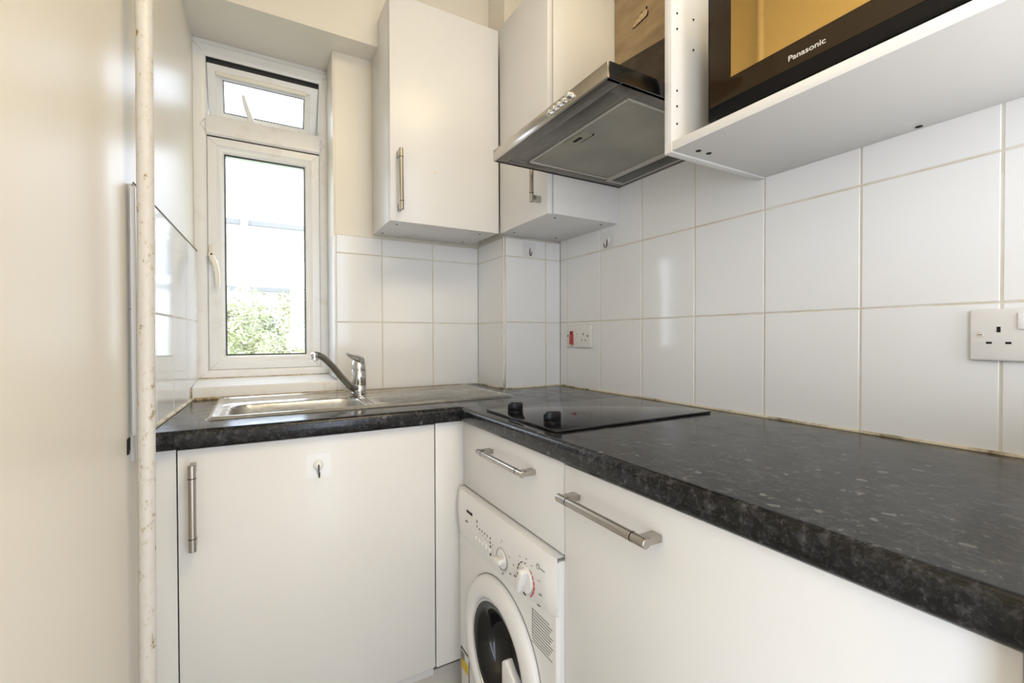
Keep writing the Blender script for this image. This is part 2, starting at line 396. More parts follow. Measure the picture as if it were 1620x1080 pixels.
struct(build('trim_8', MB().tube([lw(-.389, .0005, .4935), lw(0, .0005, .4935), lw(.374, .0005, .4935)], .0016, 8), 'oldjoint'))
# chipped slot in the wall under the tile bead
struct(build('trim_6', MB().prism([(-.035, -.012), (-.032, .017), (.004, .018), (.002, -.006), (-.012, -.013)], lambda a_, b_, d: lw(-.398 + a_ * .5, d - .008, -.008 + b_), 0, .0012), 'dark'))

# sill: tiled ledge under the window
sb = MB().prism([(.2275, .002), (.2275, .036), (.2305, .0405), (.378, .056), (.378, .0)], lambda y, z, x: (x, y, z), -1.2485, -.8205)
sb.box(-.8625, -.8605, .2268, .2280, .004, .034, mi=1)
struct(build('window_sill', sb, ['upvc', 'grout']))
struct(build('trim_7', MB().tube([(-1.243, .228, .003), (-1.03, .2275, .0025), (-.80, .228, .003)], .0055, 8).tube([(-1.246, .3775, .0565), (-1.03, .3772, .0563), (-.824, .3775, .0565)], .0022, 8).tube([lw(.229, .0015, .003), lw(.229, .0015, .02), lw(.229, .0015, .038)], .0025, 8), 'limescale'))

# ------------------------------------------------------------------ window_1
wn = bpy.data.objects.new('window_1', None); COL.objects.link(wn); wn.location = (-1.036, .40, .052 + ZO); wn['kind'] = 'structure'
fr = MB().ring(-1.2565, -.816, .044, 1.209, [(0, .47), (0, .3815), (.004, .378), (.028, .378), (.040, .386), (.040, .47)])
fr.box(-1.2565, -.816, .386, .47, 1.206, 1.2245)
fr.prism([(.470, .897), (.386, .897), (.378, .905), (.378, .957), (.386, .969), (.470, .972)], lambda y, z, x: (x, y, z), -1.2175, -.855)
def mitre(mb, x0, z0, x1, z1, y):
    d = Vector((x1 - x0, 0, z1 - z0)); n = Vector((-d.z, 0, d.x)).normalized() * .0005
    a_, b_ = Vector((x0, y, z0)), Vector((x1, y, z1)); t = Vector((0, .0012, 0))
    mb.prism([(0, -1), (1, -1), (1, 1), (0, 1)], lambda u, v, dd: a_ + d * u + n * v + t * dd, 0, 1, 1)
for sx_, xo, xi in ((1, -1.2525, -1.2285), (1, -.820, -.844)):
    mitre(fr, xo, .048, xi, .072, .3776); mitre(fr, xo, 1.205, xi, 1.181, .3776)
for xo, xi in ((-1.2345, -1.2175), (-.838, -.855)):
    mitre(fr, xo, .931, xi, .910, .3776); mitre(fr, xo, .931, xi, .952, .3776)
struct(build('window_frame', fr, ['upvc', 'mitre'], wn))
sx0, sx1, sz0, sz1 = -1.2155, -.8565, .0845, .8955
sa = MB().ring(sx0, sx1, sz0, sz1, [(0, .465), (0, .3875), (.002, .385), (.026, .385), (.033, .392), (.043, .394), (.051, .404), (.051, .44)])
for xo, xi in ((sx0 + .003, sx0 + .0255), (sx1 - .003, sx1 - .0255)):
    mitre(sa, xo, sz0 + .003, xi, sz0 + .0255, .3846); mitre(sa, xo, sz1 - .003, xi, sz1 - .0255, .3846)
sash = struct(build('sash', sa, ['upvc', 'mitre'], wn))
struct(build('gasket', MB().ring(sx0, sx1, sz0, sz1, [(.0495, .4035), (.0495, .4015), (.0535, .4015), (.0535, .409)]), 'rubber', sash))
struct(build('pane', MB().box(sx0 + .05, sx1 - .05, .408, .412, sz0 + .05, sz1 - .05), 'glass', sash))
struct(build('head_gasket_shade', MB().box(-1.2155, -.8565, .3845, .394, .8945, .8995), 'rubber', wn))  # black strip drawn in for the shadow line under the transom
# casement handle: back plate, lock, swan-neck lever
hd = MB().box(-1.2125, -1.1945, .374, .3855, .452, .520, .008, 3)
hd.lathe([(.0085, 0), (.0105, .004), (.0105, .012), (.009, .0145)], (-1.204, .376, .482), (0, -1, 0), 20)
hd.tube([(-1.204, .364, .478), (-1.197, .360, .462), (-1.190, .357, .44), (-1.187, .356, .41), (-1.186, .357, .385), (-1.186, .358, .371)], [.010, .0105, .0095, .009, .0085, .005], 14, flat=.75)
hdl = struct(build('sash_handle', hd, 'creamplastic', sash))
struct(build('keyhole', MB().lathe([(.0030, 0), (.0030, .0014)], (-1.204, .3608, .484), (0, -1, 0), 18, 0).lathe([(.0062, 0), (.0062, .0006)], (-1.204, .3614, .484), (0, -1, 0), 18, 1), ['dark', 'creamplastic'], sash))
# top light, hung from its head and pushed open at the foot
piv = Vector((0, .392, 1.150)); tilt = math.radians(25)
def T(x, y, z):
    y -= piv.y; z -= piv.z
    return (x, piv.y + y * math.cos(tilt) - z * math.sin(tilt), piv.z + y * math.sin(tilt) + z * math.cos(tilt))
ux0, ux1, uz0, uz1 = -1.2155, -.8565, .952, 1.152
ua = MB().ring(ux0, ux1, uz0, uz1, [(0, .46), (0, .3945), (.002, .392), (.026, .392), (.033, .398), (.041, .400), (.048, .408), (.048, .44)], fn=T)
us_ = struct(build('top_sash', ua, 'upvc', wn))
struct(build('gasket', MB().ring(ux0, ux1, uz0, uz1, [(.0465, .4075), (.0465, .406), (.0495, .406), (.0495, .413)], fn=T), 'rubber', us_))
struct(build('pane', MB().prism([(ux0 + .046, uz0 + .046), (ux1 - .046, uz0 + .046), (ux1 - .046, uz1 - .046), (ux0 + .046, uz1 - .046)], lambda x, z, y: T(x, y, z), .412, .416), 'glass', us_))
ve = MB().box(-1.190, -.897, .3845, .393, 1.1155, 1.1305, .0035, 3)
for vv in ve.bm.verts: vv.co = Vector(T(*vv.co))
struct(build('trickle_vent', ve, 'creamplastic', us_))
struct(build('head_gasket_shade', MB().box(-1.2155, -.8565, .392, .400, 1.151, 1.170).box(-1.2155, -.8565, .389, .392, 1.164, 1.170), 'rubber', wn))
st = MB().tube([(-1.075, .402, .970), (-1.082, .404, .985), (-1.092, .403, 1.012), (-1.102, .400, 1.045), (-1.106, .398, 1.066)], [.013, .011, .0095, .008, .006], 12, flat=.8)
st.box(-1.094, -1.050, .394, .414, .968, .977, .003)
struct(build('stay', st, 'whiteplastic', wn))

# ------------------------------------------------------------------ shared pieces
def handle_mb(p0, p1, out, foot_in=.028, r=.0068, stand=.033, fw=.020):
    """bar handle from p0 to p1 (bar centre line); out = unit vector away from the door"""
    p0, p1, out = Vector(p0), Vector(p1), Vector(out); d = (p1 - p0).normalized(); ln = (p1 - p0).length
    mb = MB(); mb.cyl(p0, p1, r, 24, 0, .0008)
    side = d.cross(out)
    for a, s in ((p0, 1), (p1, -1)):
        c0 = a + d * s * (fw * .5 + .002)
        poly_ = [(-fw / 2, 0), (fw / 2, 0), (fw / 2, stand), (-fw / 2, stand)]
        mb.prism(poly_, lambda u, h, w_, c0=c0: c0 + d * u - out * h + side * w_, -.0055, .0055, 0, .0012)
        e = a + d * s * foot_in
        mb.cyl(e - d * .0008, e + d * .0008, r + .0003, 24, 1)
    return mb
def handle(p0, p1, out, parent, **kw): return build('handle', handle_mb(p0, p1, out, **kw), ['nickel', 'dark'], parent)
def plug(c, axis, r, parent, name='screw_cover', mt='dark', h=.0012):
    return build(name, MB().lathe([(r, 0), (r, h)], c, axis, 20), mt, parent)

# ------------------------------------------------------------------ wall cabinet over the sink
c1 = thing('wall_cabinet', 'white wall cabinet hung above the draining board beside the window', 'cabinet', (-.488, .11, .577))
build('carcass', MB().box(-.690, -.2905, -.002, .2285, .579, 1.314, .001), 'carcass', c1)
d1 = build('door', MB().box(-.6895, -.2915, -.022, -.0035, .577, 1.317, .0018), 'door', c1)
handle((-.6615, -.056, .607), (-.6635, -.056, .803), (0, -1, 0), d1)
build('adhesive_spot', MB().lathe([(.006, 0), (.004, .0008)], (-.535, -.0219, .757), (0, -1, 0), 12), 'stain', d1)
build('adhesive_spot', MB().lathe([(.004, 0), (.003, .0008)], (-.530, -.0219, .640), (0, -1, 0), 12), 'stain', d1)
for x, y in ((-.655, .030), (-.665, .185), (-.345, .030), (-.345, .185)): plug((x, y, .5795), (0, 0, -1), .0042, c1)
# ------------------------------------------------------------------ corner wall cabinet
c2 = thing('wall_cabinet', 'white wall cabinet in the corner, side panel touching the cooker hood', 'cabinet', (-.14, -.18, .577))
build('carcass', MB().box(-.2665, -.0005, -.338, -.004, .579, 1.322, .001), 'carcass', c2)
d2 = build('door', MB().box(-.2885, -.270, -.338, -.0245, .577, 1.324, .0018), 'door', c2)
handle((-.3215, -.297, .617), (-.3215, -.297, .812), (-1, 0, 0), d2)
for x, y in ((-.235, -.30), (-.245, -.055), (-.045, -.30), (-.06, -.055)): plug((x, y, .5795), (0, 0, -1), .0042, c2)

# ------------------------------------------------------------------ cooker hood
HX, HY0, HY1, HZ0, HZ1 = -.477, -.826, -.342, .698, .729
hood = thing('cooker_hood', 'stainless steel cooker hood with push buttons above the black hob', 'cooker hood', (-.24, -.584, HZ0))
hb = MB()
hb.box(HX + .002, -.002, HY0 + .001, HY0 + .010, HZ0, HZ1 - .0005)
hb.box(HX + .002, -.002, HY1 - .010, HY1 - .001, HZ0, HZ1 - .0005)
hb.box(HX + .002, -.002, HY0 + .001, HY1 - .001, HZ1 - .004, HZ1 - .0002)
hb.box(-.010, -.001, HY0 + .001, HY1 - .001, HZ0, HZ1 - .001)
build('canopy', hb, 'hoodgrey', hood)
build('front_strip', MB().box(HX - .0015, HX + .003, HY0, HY1, HZ0, HZ1, .0008), 'steel', hood)
build('end_strip', MB().box(HX + .003, -.004, HY0 - .001, HY0 + .0015, HZ0, HZ1, .0005), 'endsteel', hood)
lp = MB()
lp.box(HX + .003, -.4405, HY0 + .002, HY1 - .002, HZ0, HZ0 + .006, .0008)              # front lip
lp.box(-.4390, -.388, HY0 + .042, HY1 - .040, HZ0 + .0015, HZ0 + .008, .0008)          # slope behind the lip
lp.box(-.4390, -.012, HY0 + .002, HY0 + .0405, HZ0, HZ0 + .006, .0008)
lp.box(-.4390, -.012, HY1 - .0385, HY1 - .002, HZ0, HZ0 + .006, .0008)
build('underside_lip', lp, 'hoodgrey', hood)
fl_ = build('grease_filter', MB().box(-.3825, -.098, HY0 + .046, HY1 - .051, HZ0 + .002, HZ0 + .009), 'filter', hood)
fb = MB()
fb.box(-.3875, -.3825, HY0 + .042, HY1 - .046, HZ0 - .0015, HZ0 + .006, .0008).box(-.098, -.090, HY0 + .042, HY1 - .046, HZ0 - .0015, HZ0 + .006, .0008)
fb.box(-.3875, -.090, HY1 - .051, HY1 - .045, HZ0 - .0015, HZ0 + .006, .0008).box(-.3875, -.090, HY0 + .040, HY0 + .046, HZ0 - .0015, HZ0 + .006, .0008)
build('filter_edge', fb, 'filtertrim', fl_)
la = MB().box(-.372, -.334, -.612, -.538, HZ0 - .0005, HZ0 + .004, .001)
la.box(-.362, -.352, -.590, -.560, HZ0 - .0012, HZ0 + .002, .0004, mi=1).box(-.340, -.3385, -.618, -.566, HZ0 - .0010, HZ0 + .002, mi=1)
build('latch', la, ['latch', 'dark'], fl_)
lc = MB().box(-.088, -.014, HY0 + .03, HY1 - .030, HZ0 - .0005, HZ0 + .006, .001)
lc.box(-.075, -.028, HY0 + .038, HY1 - .048, HZ0 - .002, HZ0 + .002, .001, mi=1)
build('lamp_cover', lc, ['filtertrim', 'lampcover'], hood)
for k, (y, ln, r) in enumerate(((-.628, .008, .0065), (-.648, .008, .0065), (-.667, .008, .0065), (-.686, .008, .0065), (-.710, .014, .0075))):
    b_ = MB().lathe([(r + .0015, 0), (r + .0015, .001), (r, .001), (r, ln - .001), (r - .001, ln)], (HX - .0012, y, .7145), (-1, 0, 0), 18)
    build('push_button', b_, 'chrome', hood)
zt = lambda y: .899 + .11 * (y + .612)
hs = MB().prism([(-.347, .7285), (-.822, .7285), (-.822, zt(-.822)), (-.347, zt(-.347))], lambda y, z, x: (x, y, z), -.25, -.021)
build('motor_housing', hs, 'housing', hood)
# brown board on the wall behind and above the hood, with a splintered slot
bd = thing('wooden_board', 'brown wooden board with a splintered slot fixed above the cooker hood', 'board', (-.01, -.58, .9))
build('board_face', MB().box(-.0185, -.0005, -.826, -.3405, .735, 1.70, .001), 'board', bd)
def slot(a_, b_, d): return (-.0185 - d, a_, b_)
build('splintered_slot', MB().prism([(-.424, 1.181), (-.432, 1.193), (-.447, 1.197), (-.455, 1.203), (-.469, 1.204), (-.478, 1.206), (-.486, 1.196), (-.485, 1.187), (-.470, 1.182), (-.452, 1.183), (-.436, 1.179)], slot, .0, .0012)
      .prism([(-.422, 1.178), (-.436, 1.1785), (-.458, 1.180), (-.485, 1.184), (-.487, 1.1955), (-.490, 1.194), (-.488, 1.181), (-.458, 1.1775), (-.430, 1.1755)], slot, .0, .0016, 1)
      .prism([(-.479, 1.211), (-.484, 1.213), (-.486, 1.206), (-.482, 1.203)], slot, .0, .0014, 1).prism([(-.456, 1.2055), (-.464, 1.2075), (-.466, 1.2055)], slot, .0, .0014, 1), ['splinter', 'dark'], bd)

# ------------------------------------------------------------------ open shelf cabinet with the microwave
oc = thing('open_shelf_cabinet', 'white open-fronted wall cabinet holding the black microwave', 'cabinet', (-.16, -1.14, .577))
sp = build('side_panel', MB().box(-.325, -.0005, -.8455, -.8275, .577, 1.32, .0008), 'carcass', oc)
build('side_panel', MB().box(-.325, -.0005, -1.44, -1.422, .577, 1.32, .0008), 'carcass', oc)
bp_ = build('bottom_panel', MB().box(-.325, -.0005, -1.4215, -.846, .579, .5975, .0008), 'carcass', oc)
build('back_panel', MB().box(-.012, -.0005, -1.4215, -.846, .598, 1.30), 'carcass', oc)
build('top_panel', MB().box(-.325, -.0005, -1.4215, -.846, 1.302, 1.32, .0008), 'carcass', oc)
build('edge_band', MB().box(-.3262, -.3248, -.8466, -.8448, .5775, .596), 'stain', sp)
for z in (.865, .833, .706, .674, .638): plug((-.309, -.8454, z), (0, -1, 0), .0022, sp, 'peg_hole')
for z in (.869, .805): plug((-.259, -.8454, z), (0, -1, 0), .0022, sp, 'peg_hole')
for x, y in ((-.277, -.873), (-.247, -.875), (-.016, -1.141)): plug((x, y, .5795), (0, 0, -1), .0055, bp_)

mw = thing('microwave', 'black microwave oven with a bronze window on the open cabinet shelf', 'microwave', (-.16, -1.14, .5975))
MX = -.300
build('body', MB().box(-.272, -.03, -1.372, -.913, .617, .888, .004), 'black', mw)
for x, y in ((-.255, -.945), (-.255, -1.34), (-.06, -.945), (-.06, -1.34)):
    build('foot', MB().lathe([(.011, 0), (.012, .004), (.012, .0185)], (x, y, .5975), (0, 0, 1), 18), 'drum', mw)
dr = build('door', MB().box(MX, -.274, -1.290, -.911, .615, .890, .004, 3), 'black', mw)
build('door_glass', MB().box(MX - .0012, MX + .002, -1.285, -.917, .639, .885, .0006), 'mwglass', dr)
wi = MB().prism([(-.963, .678), (-1.238, .678), (-1.238, .838), (-.963, .838)], lambda y, z, x: (x, y, z), MX - .0020, MX - .0008)
build('window', wi, 'mwwindow', dr)
build('brand_lettering', text_mb('Panasonic', .0125, lambda a_, b_, d: (MX - .0014 - d, -1.066 - a_, .6515 + b_), .0003, 0, .057), 'silverprint', dr)
build('control_panel', MB().box(MX, -.274, -1.372, -1.292, .615, .890, .004, 3), 'black', mw)

# ------------------------------------------------------------------ sockets
def plate(y0, y1, z0, z1): return MB().box(-.0095, -.0005, y0, y1, z0, z1, .0035, 3)
ck = thing('cooker_switch', 'white cooker switch with red rocker and socket on the tiled wall', 'switch', (0, -.127, .155))
build('plate', plate(-.2025, -.0525, .1555, .2415), 'switchplate', ck)
rk = MB().prism([(-.076, .168), (-.099, .166), (-.097, .2185), (-.080, .2185)], lambda y, z, x: (x, y, z), -.0135, -.009, 0, .0012).box(-.0139, -.0092, -.0925, -.0845, .205, .217, .0003, mi=1)
build('red_rocker', rk, ['red', 'printdark'], ck)
build('small_rocker', MB().box(-.0125, -.009, -.133, -.121, .196, .219, .001), 'whiteplastic', ck)
build('rocker_mark', MB().box(-.0130, -.0122, -.1310, -.1230, .2055, .2078), 'print', ck)
for y, z, a_, b_ in ((-.1595, .2065, .0036, .009), (-.1505, .1840, .0056, .0034), (-.1725, .1840, .0056, .0034)):
    build('pin_hole', MB().box(-.0100, -.0094, y - a_ / 2, y + a_ / 2, z - b_ / 2, z + b_ / 2), 'dark', ck)
for y in (-.064, -.184): build('screw', MB().lathe([(.0038, 0), (.003, .0012)], (-.0094, y, .1995), (-1, 0, 0), 14), 'hookmetal', ck)
build('lettering', text_mb('Cooker', .0058, lambda a_, b_, d: (-.0097 - d, -.079 - a_, .1605 + b_), .0002), 'print', ck)
sk = thing('wall_socket', 'white double wall socket above the bare stretch of worktop', 'socket', (0, -1.282, .155))
build('plate', plate(-1.355, -1.208, .1555, .2415), 'switchplate', sk)
build('screw', MB().lathe([(.0046, 0), (.0036, .0014)], (-.0094, -1.2215, .199), (-1, 0, 0), 18).box(-.0112, -.0107, -1.2245, -1.2185, .1985, .1995, mi=1), ['chrome', 'dark'], sk)
def pins(yc):
    for y, z, a_, b_ in ((yc, .2075, .0046, .0092), (yc + .0112, .1855, .0068, .0036), (yc - .0112, .1855, .0068, .0036)):
        build('pin_hole', MB().box(-.0100, -.0094, y - a_ / 2, y + a_ / 2, z - b_ / 2, z + b_ / 2), 'dark', sk)
pins(-1.2435); pins(-1.3195)
for y0 in (-1.2775, -1.3005): build('rocker', MB().box(-.0132, -.009, y0, y0 + .0125, .2075, .2345, .0014), 'whiteplastic', sk)

# ------------------------------------------------------------------ adhesive hooks
def hook(name_label, c, u, n):
    """c: centre of the pad on the surface, u: sideways, n: out of the surface"""
    c, u, n = Vector(c), Vector(u), Vector(n); h = thing('hanging_hook', name_label, 'hook', c)
    up = Vector((0, 0, 1))
    pd = MB(); s = .029
    o_ = []
    for (sx, sz) in ((-1, -1), (1, -1), (1, 1), (-1, 1)):
        for k in range(5):
            an = math.atan2(sz, sx) - PI / 4 + k * PI / 8
            o_.append((sx * (s - .006) + .006 * math.cos(an), sz * (s - .006) + .006 * math.sin(an)))
    pd.prism(o_, lambda a_, b_, d: c + u * a_ + up * b_ + n * d, .0004, .0016)
    build('pad', pd, 'padglass', h)
    build('boss', MB().lathe([(.011, 0), (.011, .002), (.008, .0045), (.004, .005)], c + n * .0016 + up * .001, n, 24), 'clear', h)
    hk = MB().tube([c + n * .006 + up * .003, c + n * .0075 - up * .006, c + n * .008 - up * .016, c + n * .011 - up * .024, c + n * .0165 - up * .0255, c + n * .0205 - up * .020, c + n * .022 - up * .013], .0017, 10)
    build('hook_wire', hk, 'hookmetal', h)
    return h
hook('clear adhesive hook on the boxed-in tiles under the corner wall cabinet', (-.149, -.0001, .535), (1, 0, 0), (0, -1, 0))
hook('clear adhesive hook on the tiled wall just below the cooker hood', (-.0001, -.2885, .532), (0, 1, 0), (-1, 0, 0))
hook('clear adhesive hook on the white cupboard door under the sink', (-.9415, -.3002, -.116), (1, 0, 0), (0, -1, 0))

# ------------------------------------------------------------------ worktop
WF, WX, R_ = -.318, -.573, .012          # front of the back run, front of the side run, edge radius
def edge_profile(front, back, s=1):
    pts = []
    for k in range(7):
        an = PI / 2 * k / 6; pts.append((front + R_ - R_ * math.sin(an), -R_ + R_ * math.cos(an)))
    return [(back, 0)] + pts + [(front, -.034)] + [(front + .004 * (1), -.040), (back, -.040)]
wt = thing('worktop', 'black flecked L-shaped worktop running under the window and the hob', 'worktop', (-.6, -.4, -.04))
wa = MB()
BX0, BX1, BY0, BY1 = -1.146, -.778, -.208, .062          # cut-out for the bowl
wa.prism(edge_profile(WF, BY0), lambda y, z, x: (x, y, z), -1.283, WX + .0005)
a0, a1 = lw(BY0, .002), lw(.226, .002)
wa.prism([(a0.x, a0.y), (BX0, BY0), (BX0, .226), (a1.x, .226)], lambda x, y, z: (x, y, z), -.04, 0)
wa.box(BX0, BX1, BY1, .226, -.04, 0).box(BX1, WX + .0005, BY0, .226, -.04, 0).box(WX + .0005, -.2615, -.004, .226, -.04, 0)
build('back_run', wa, 'worktop', wt)
wc = MB(); pr_ = [(x, z) for x, z in edge_profile(WX, -.002)]
wc.prism(pr_, lambda x, z, y: (x, y, z), -1.3915, WF - .0003)
wc.box(WX + .0005, -.002, WF - .0003, -.0042, -.04, 0)
build('side_run', wc, 'worktop', wt)

# ------------------------------------------------------------------ sink (pressed from one sheet)
X0, X1, Y0, Y1 = -1.181, -.332, -.206, .2135
def rr(x, y, x0, x1, y0, y1, r):
    cx, cy = (x0 + x1) / 2, (y0 + y1) / 2; qx, qy = abs(x - cx) - (x1 - x0) / 2 + r, abs(y - cy) - (y1 - y0) / 2 + r
    return math.hypot(max(qx, 0), max(qy, 0)) + min(max(qx, qy), 0) - r
def sm(a_, b_, t_):
    t_ = min(1, max(0, (t_ - a_) / (b_ - a_))); return t_ * t_ * (3 - 2 * t_)
def sink_h(x, y):
    d = -rr(x, y, X0, X1, Y0, Y1, .012)                   # distance in from the rim
    h = .0035 * sm(0, .004, d) + .0035 * sm(.004, .010, d) * (1 - sm(.014, .022, d))
    e = -rr(x, y, -1.140, -.786, -.188, .052, .055)       # inside the bowl
    step = -rr(x, y, -1.162, -.770, -.196, .070, .05)
    h -= .002 * sm(0, .008, step)
    if e > 0: h -= .004 * sm(0, .006, e) + .150 * sm(.005, .021, e)
    dx = -rr(x, y, -.765, -.352, -.178, .150, .05)        # draining ridges, closing in a curve at the far end
    if dx > 0:
        k = sm(0, .02, dx); yy = y
        if x > -.43: yy = y * (1 - .25 * ((x + .43) / .08) ** 2)
        h += k * (-.0031 + .0060 * (.5 + .5 * math.sin(2 * PI * (yy + .02) / .034)))
    return h
sk_ = MB(); bm = sk_.bm; nx, ny = 330, 168; g = []
for i in range(nx + 1):
    x = X0 + (X1 - X0) * i / nx
    g.append([bm.verts.new((x, Y0 + (Y1 - Y0) * j / ny, sink_h(x, Y0 + (Y1 - Y0) * j / ny) + .0004)) for j in range(ny + 1)])
for i in range(nx):
    for j in range(ny): bm.faces.new((g[i][j], g[i + 1][j], g[i + 1][j + 1], g[i][j + 1]))
sink = thing('sink', 'stainless steel inset sink with ridged draining board under the window', 'sink', ((X0 + X1) / 2, 0, 0))
build('basin', sk_, 'sink', sink, smooth=70)
build('waste', MB().lathe([(.036, 0), (.034, .002), (.022, .001), (.02, -.004)], (-.963, -.066, -.148), (0, 0, 1), 28), 'chrome', sink)
build('limescale_line', MB().box(-1.15, -.80, .2055, .2125, .004, .0075, .002), 'limescale', sink)

# ------------------------------------------------------------------ mixer tap
tp = thing('mixer_tap', 'chrome single-lever mixer tap standing on the sink rim', 'tap', (-.767, .11, .0052))
build('tap_body', MB().lathe([(.0275, 0), (.0275, .004), (.0245, .006), (.0245, .026), (.0238, .0275), (.0238, .029), (.0243, .030), (.0240, .078), (.0228, .080)], (-.767, .11, .0052), (0, 0, 1), 36), 'chrome_dirty', tp)
lv = MB().lathe([(.0228, 0), (.0232, .004), (.0225, .020), (.0195, .032), (.012, .040), (.002, .0425)], (-.767, .11, .085), (0, 0, 1), 32)
lv.tube([(-.756, .105, .117), (-.775, .096, .126), (-.792, .088, .131), (-.806, .081, .138), (-.814, .077, .143)], [.016, .0145, .0105, .008, .0065], 16, flat=.62)
build('lever', lv, 'chrome_dirty', tp)
spt = [(-.770, .104, .023), (-.790, .090, .027), (-.812, .070, .043), (-.838, .048, .073), (-.862, .030, .103), (-.880, .017, .123), (-.895, .008, .136), (-.907, .002, .1425), (-.918, -.003, .1445)]
build('spout', MB().tube(spt, [.0135, .013, .0125, .012, .0115, .011, .0108, .0108, .0105], 20), 'spout', tp)
build('nozzle', MB().lathe([(.009, 0), (.0118, .002), (.0118, .009), (.0105, .010), (.0112, .012), (.0108, .022), (.004, .026)], (-.9185, -.0035, .1265), (0, 0, 1), 24), 'chrome', tp)

# ------------------------------------------------------------------ hob
hb_ = thing('hob', 'black glass two-ring hob with knobs set in the worktop', 'hob', (-.3, -.58, 0))
build('glass_plate', MB().box(-.541, -.058, -.741, -.418, .0005, .0062, .0015), 'hob', hb_)
for y in (-.523, -.684):
    kb = MB().lathe([(.0185, 0), (.0195, .003), (.0185, .008), (.016, .010)], (-.512, y, .0062), (0, 0, 1), 28)
    kb.prism([(-.0185, .008), (.0185, .008), (.0185, .0275), (.0145, .0295), (-.010, .0295), (-.0185, .0225)], lambda a_, b_, d, y=y: (-.512 + a_ * .55 + d * .83 * 0 - a_ * 0, y - a_ * .83 + d * .0, .0062 + b_) if False else (-.512 + a_ * .87 + d * .5, y - a_ * .5 + d * .87, .0062 + b_), -.0085, .0085, 0, .0015)
    build('knob', kb, 'black', hb_)

# ------------------------------------------------------------------ base cabinets
b1 = thing('base_cabinet', 'white base cabinet with one tall door under the sink', 'cabinet', (-.93, -.05, FZ))
build('carcass', MB().box(-1.222, -.642, -.279, .20, -.76, -.170), 'carcass', b1)
db = build('door', MB().box(-1.2215, -.6435, -.300, -.2815, -.7245, -.0445, .0018), 'door', b1)
handle((-1.1925, -.336, -.255), (-1.1925, -.336, -.0715), (0, -1, 0), db, r=.0075)
build('corner_post', MB().box(-.6400, -.5410, -.2995, -.2815, -.7275, -.0405, .0012), 'door', b1)
build('end_filler', MB().prism([(lw(-.294, .003).x, -.294), (-1.2245, -.294), (-1.2245, -.278), (lw(-.278, .003).x, -.278)], lambda x, y, z: (x, y, z), -.76, -.0405), 'door', b1)
build('plinth', MB().box(-1.262, -.45, -.262, -.246, FZ, -.7605, .001), 'plinth', b1)
b2 = thing('drawer_unit', 'white drawer front with a bar handle above the washing machine', 'drawer', (-.3, -.56, -.227))
dw = build('drawer_front', MB().box(-.5565, -.5385, -.7868, -.3020, -.2255, -.0415, .0018), 'door', b2)
build('rail', MB().box(-.5375, -.10, -.786, -.33, -.2245, -.150), 'carcass', b2)
handle((-.5895, -.466, -.0905), (-.5895, -.690, -.0905), (-1, 0, 0), dw, r=.0068)
b3 = thing('base_cabinet', 'white base cabinet with a wide door under the bare stretch of worktop', 'cabinet', (-.3, -1.09, FZ))
build('carcass', MB().box(-.5375, -.05, -1.388, -.812, -.76, -.045), 'carcass', b3)
dc = build('door', MB().box(-.5565, -.5385, -1.3885, -.7902, -.7245, -.0475, .0018), 'door', b3)
handle((-.5905, -.817, -.0975), (-.5905, -1.034, -.0975), (-1, 0, 0), dc, r=.0078)
build('plinth', MB().box(-.505, -.489, -1.388, -.812, FZ, -.7605, .001), 'plinth', b3)

# ------------------------------------------------------------------ washing machine
wm = thing('washing_machine', 'white front-loading washing machine tucked under the drawer front', 'washing machine', (-.32, -.56, FZ))
WXF = -.572
PY, PZ = -.553, -.566
cs = MB(); cy0, cy1, cz0, cz1, k_ = -.7885, -.303, FZ + .012, -.236, .006
cs.box(WXF + .0055, -.06, cy0, cy1, cz0, cz1)
cs.bm.faces.ensure_lookup_table()
bmesh.ops.delete(cs.bm, geom=[min(cs.bm.faces, key=lambda f: f.calc_center_median().x)], context='FACES')
hole = [(PY + .128 * math.cos(2 * PI * k / 64), PZ + .128 * math.sin(2 * PI * k / 64)) for k in range(64)]
def to_rect(an):
    c, s_ = math.cos(an), math.sin(an); t_ = 9
    for lo, hi, o_, d in ((cy0 + k_, cy1 - k_, PY, c), (cz0 + k_, cz1 - k_, PZ, s_)):
        if abs(d) > 1e-6: t_ = min(t_, ((hi if d > 0 else lo) - o_) / d)
    return PY + c * t_, PZ + s_ * t_
ang = sorted([2 * PI * k / 64 for k in range(64)] + [math.atan2(z - PZ, y - PY) % (2 * PI) for y in (cy0 + k_, cy1 - k_) for z in (cz0 + k_, cz1 - k_)])
ri = [cs.bm.verts.new((WXF, PY + .128 * math.cos(a_), PZ + .128 * math.sin(a_))) for a_ in ang]
ro = [cs.bm.verts.new((WXF, *to_rect(a_))) for a_ in ang]
rb_ = [cs.bm.verts.new((WXF + k_, PY + (v.co.y - PY) + k_ * (1 if v.co.y > cy1 - k_ - 1e-4 else -1 if v.co.y < cy0 + k_ + 1e-4 else 0), v.co.z + k_ * (1 if v.co.z > cz1 - k_ - 1e-4 else -1 if v.co.z < cz0 + k_ + 1e-4 else 0))) for v in ro]
rd = [cs.bm.verts.new((WXF + .10, v.co.y, v.co.z)) for v in ri]
for A_, B_ in ((rd, ri), (ri, ro), (ro, rb_)):
    for k in range(len(A_)): cs.bm.faces.new((A_[k], A_[(k + 1) % len(A_)], B_[(k + 1) % len(A_)], B_[k]))
bmesh.ops.recalc_face_normals(cs.bm, faces=cs.bm.faces[:])
build('casing', cs, 'whiteplastic', wm)
build('drum', MB().lathe([(.1275, -.075), (.1275, -.002)], (WXF, PY, PZ), (-1, 0, 0), 48, caps=False).lathe([(.0, -.0755), (.1275, -.075)], (WXF, PY, PZ), (-1, 0, 0), 48, caps=False), 'drum', wm)
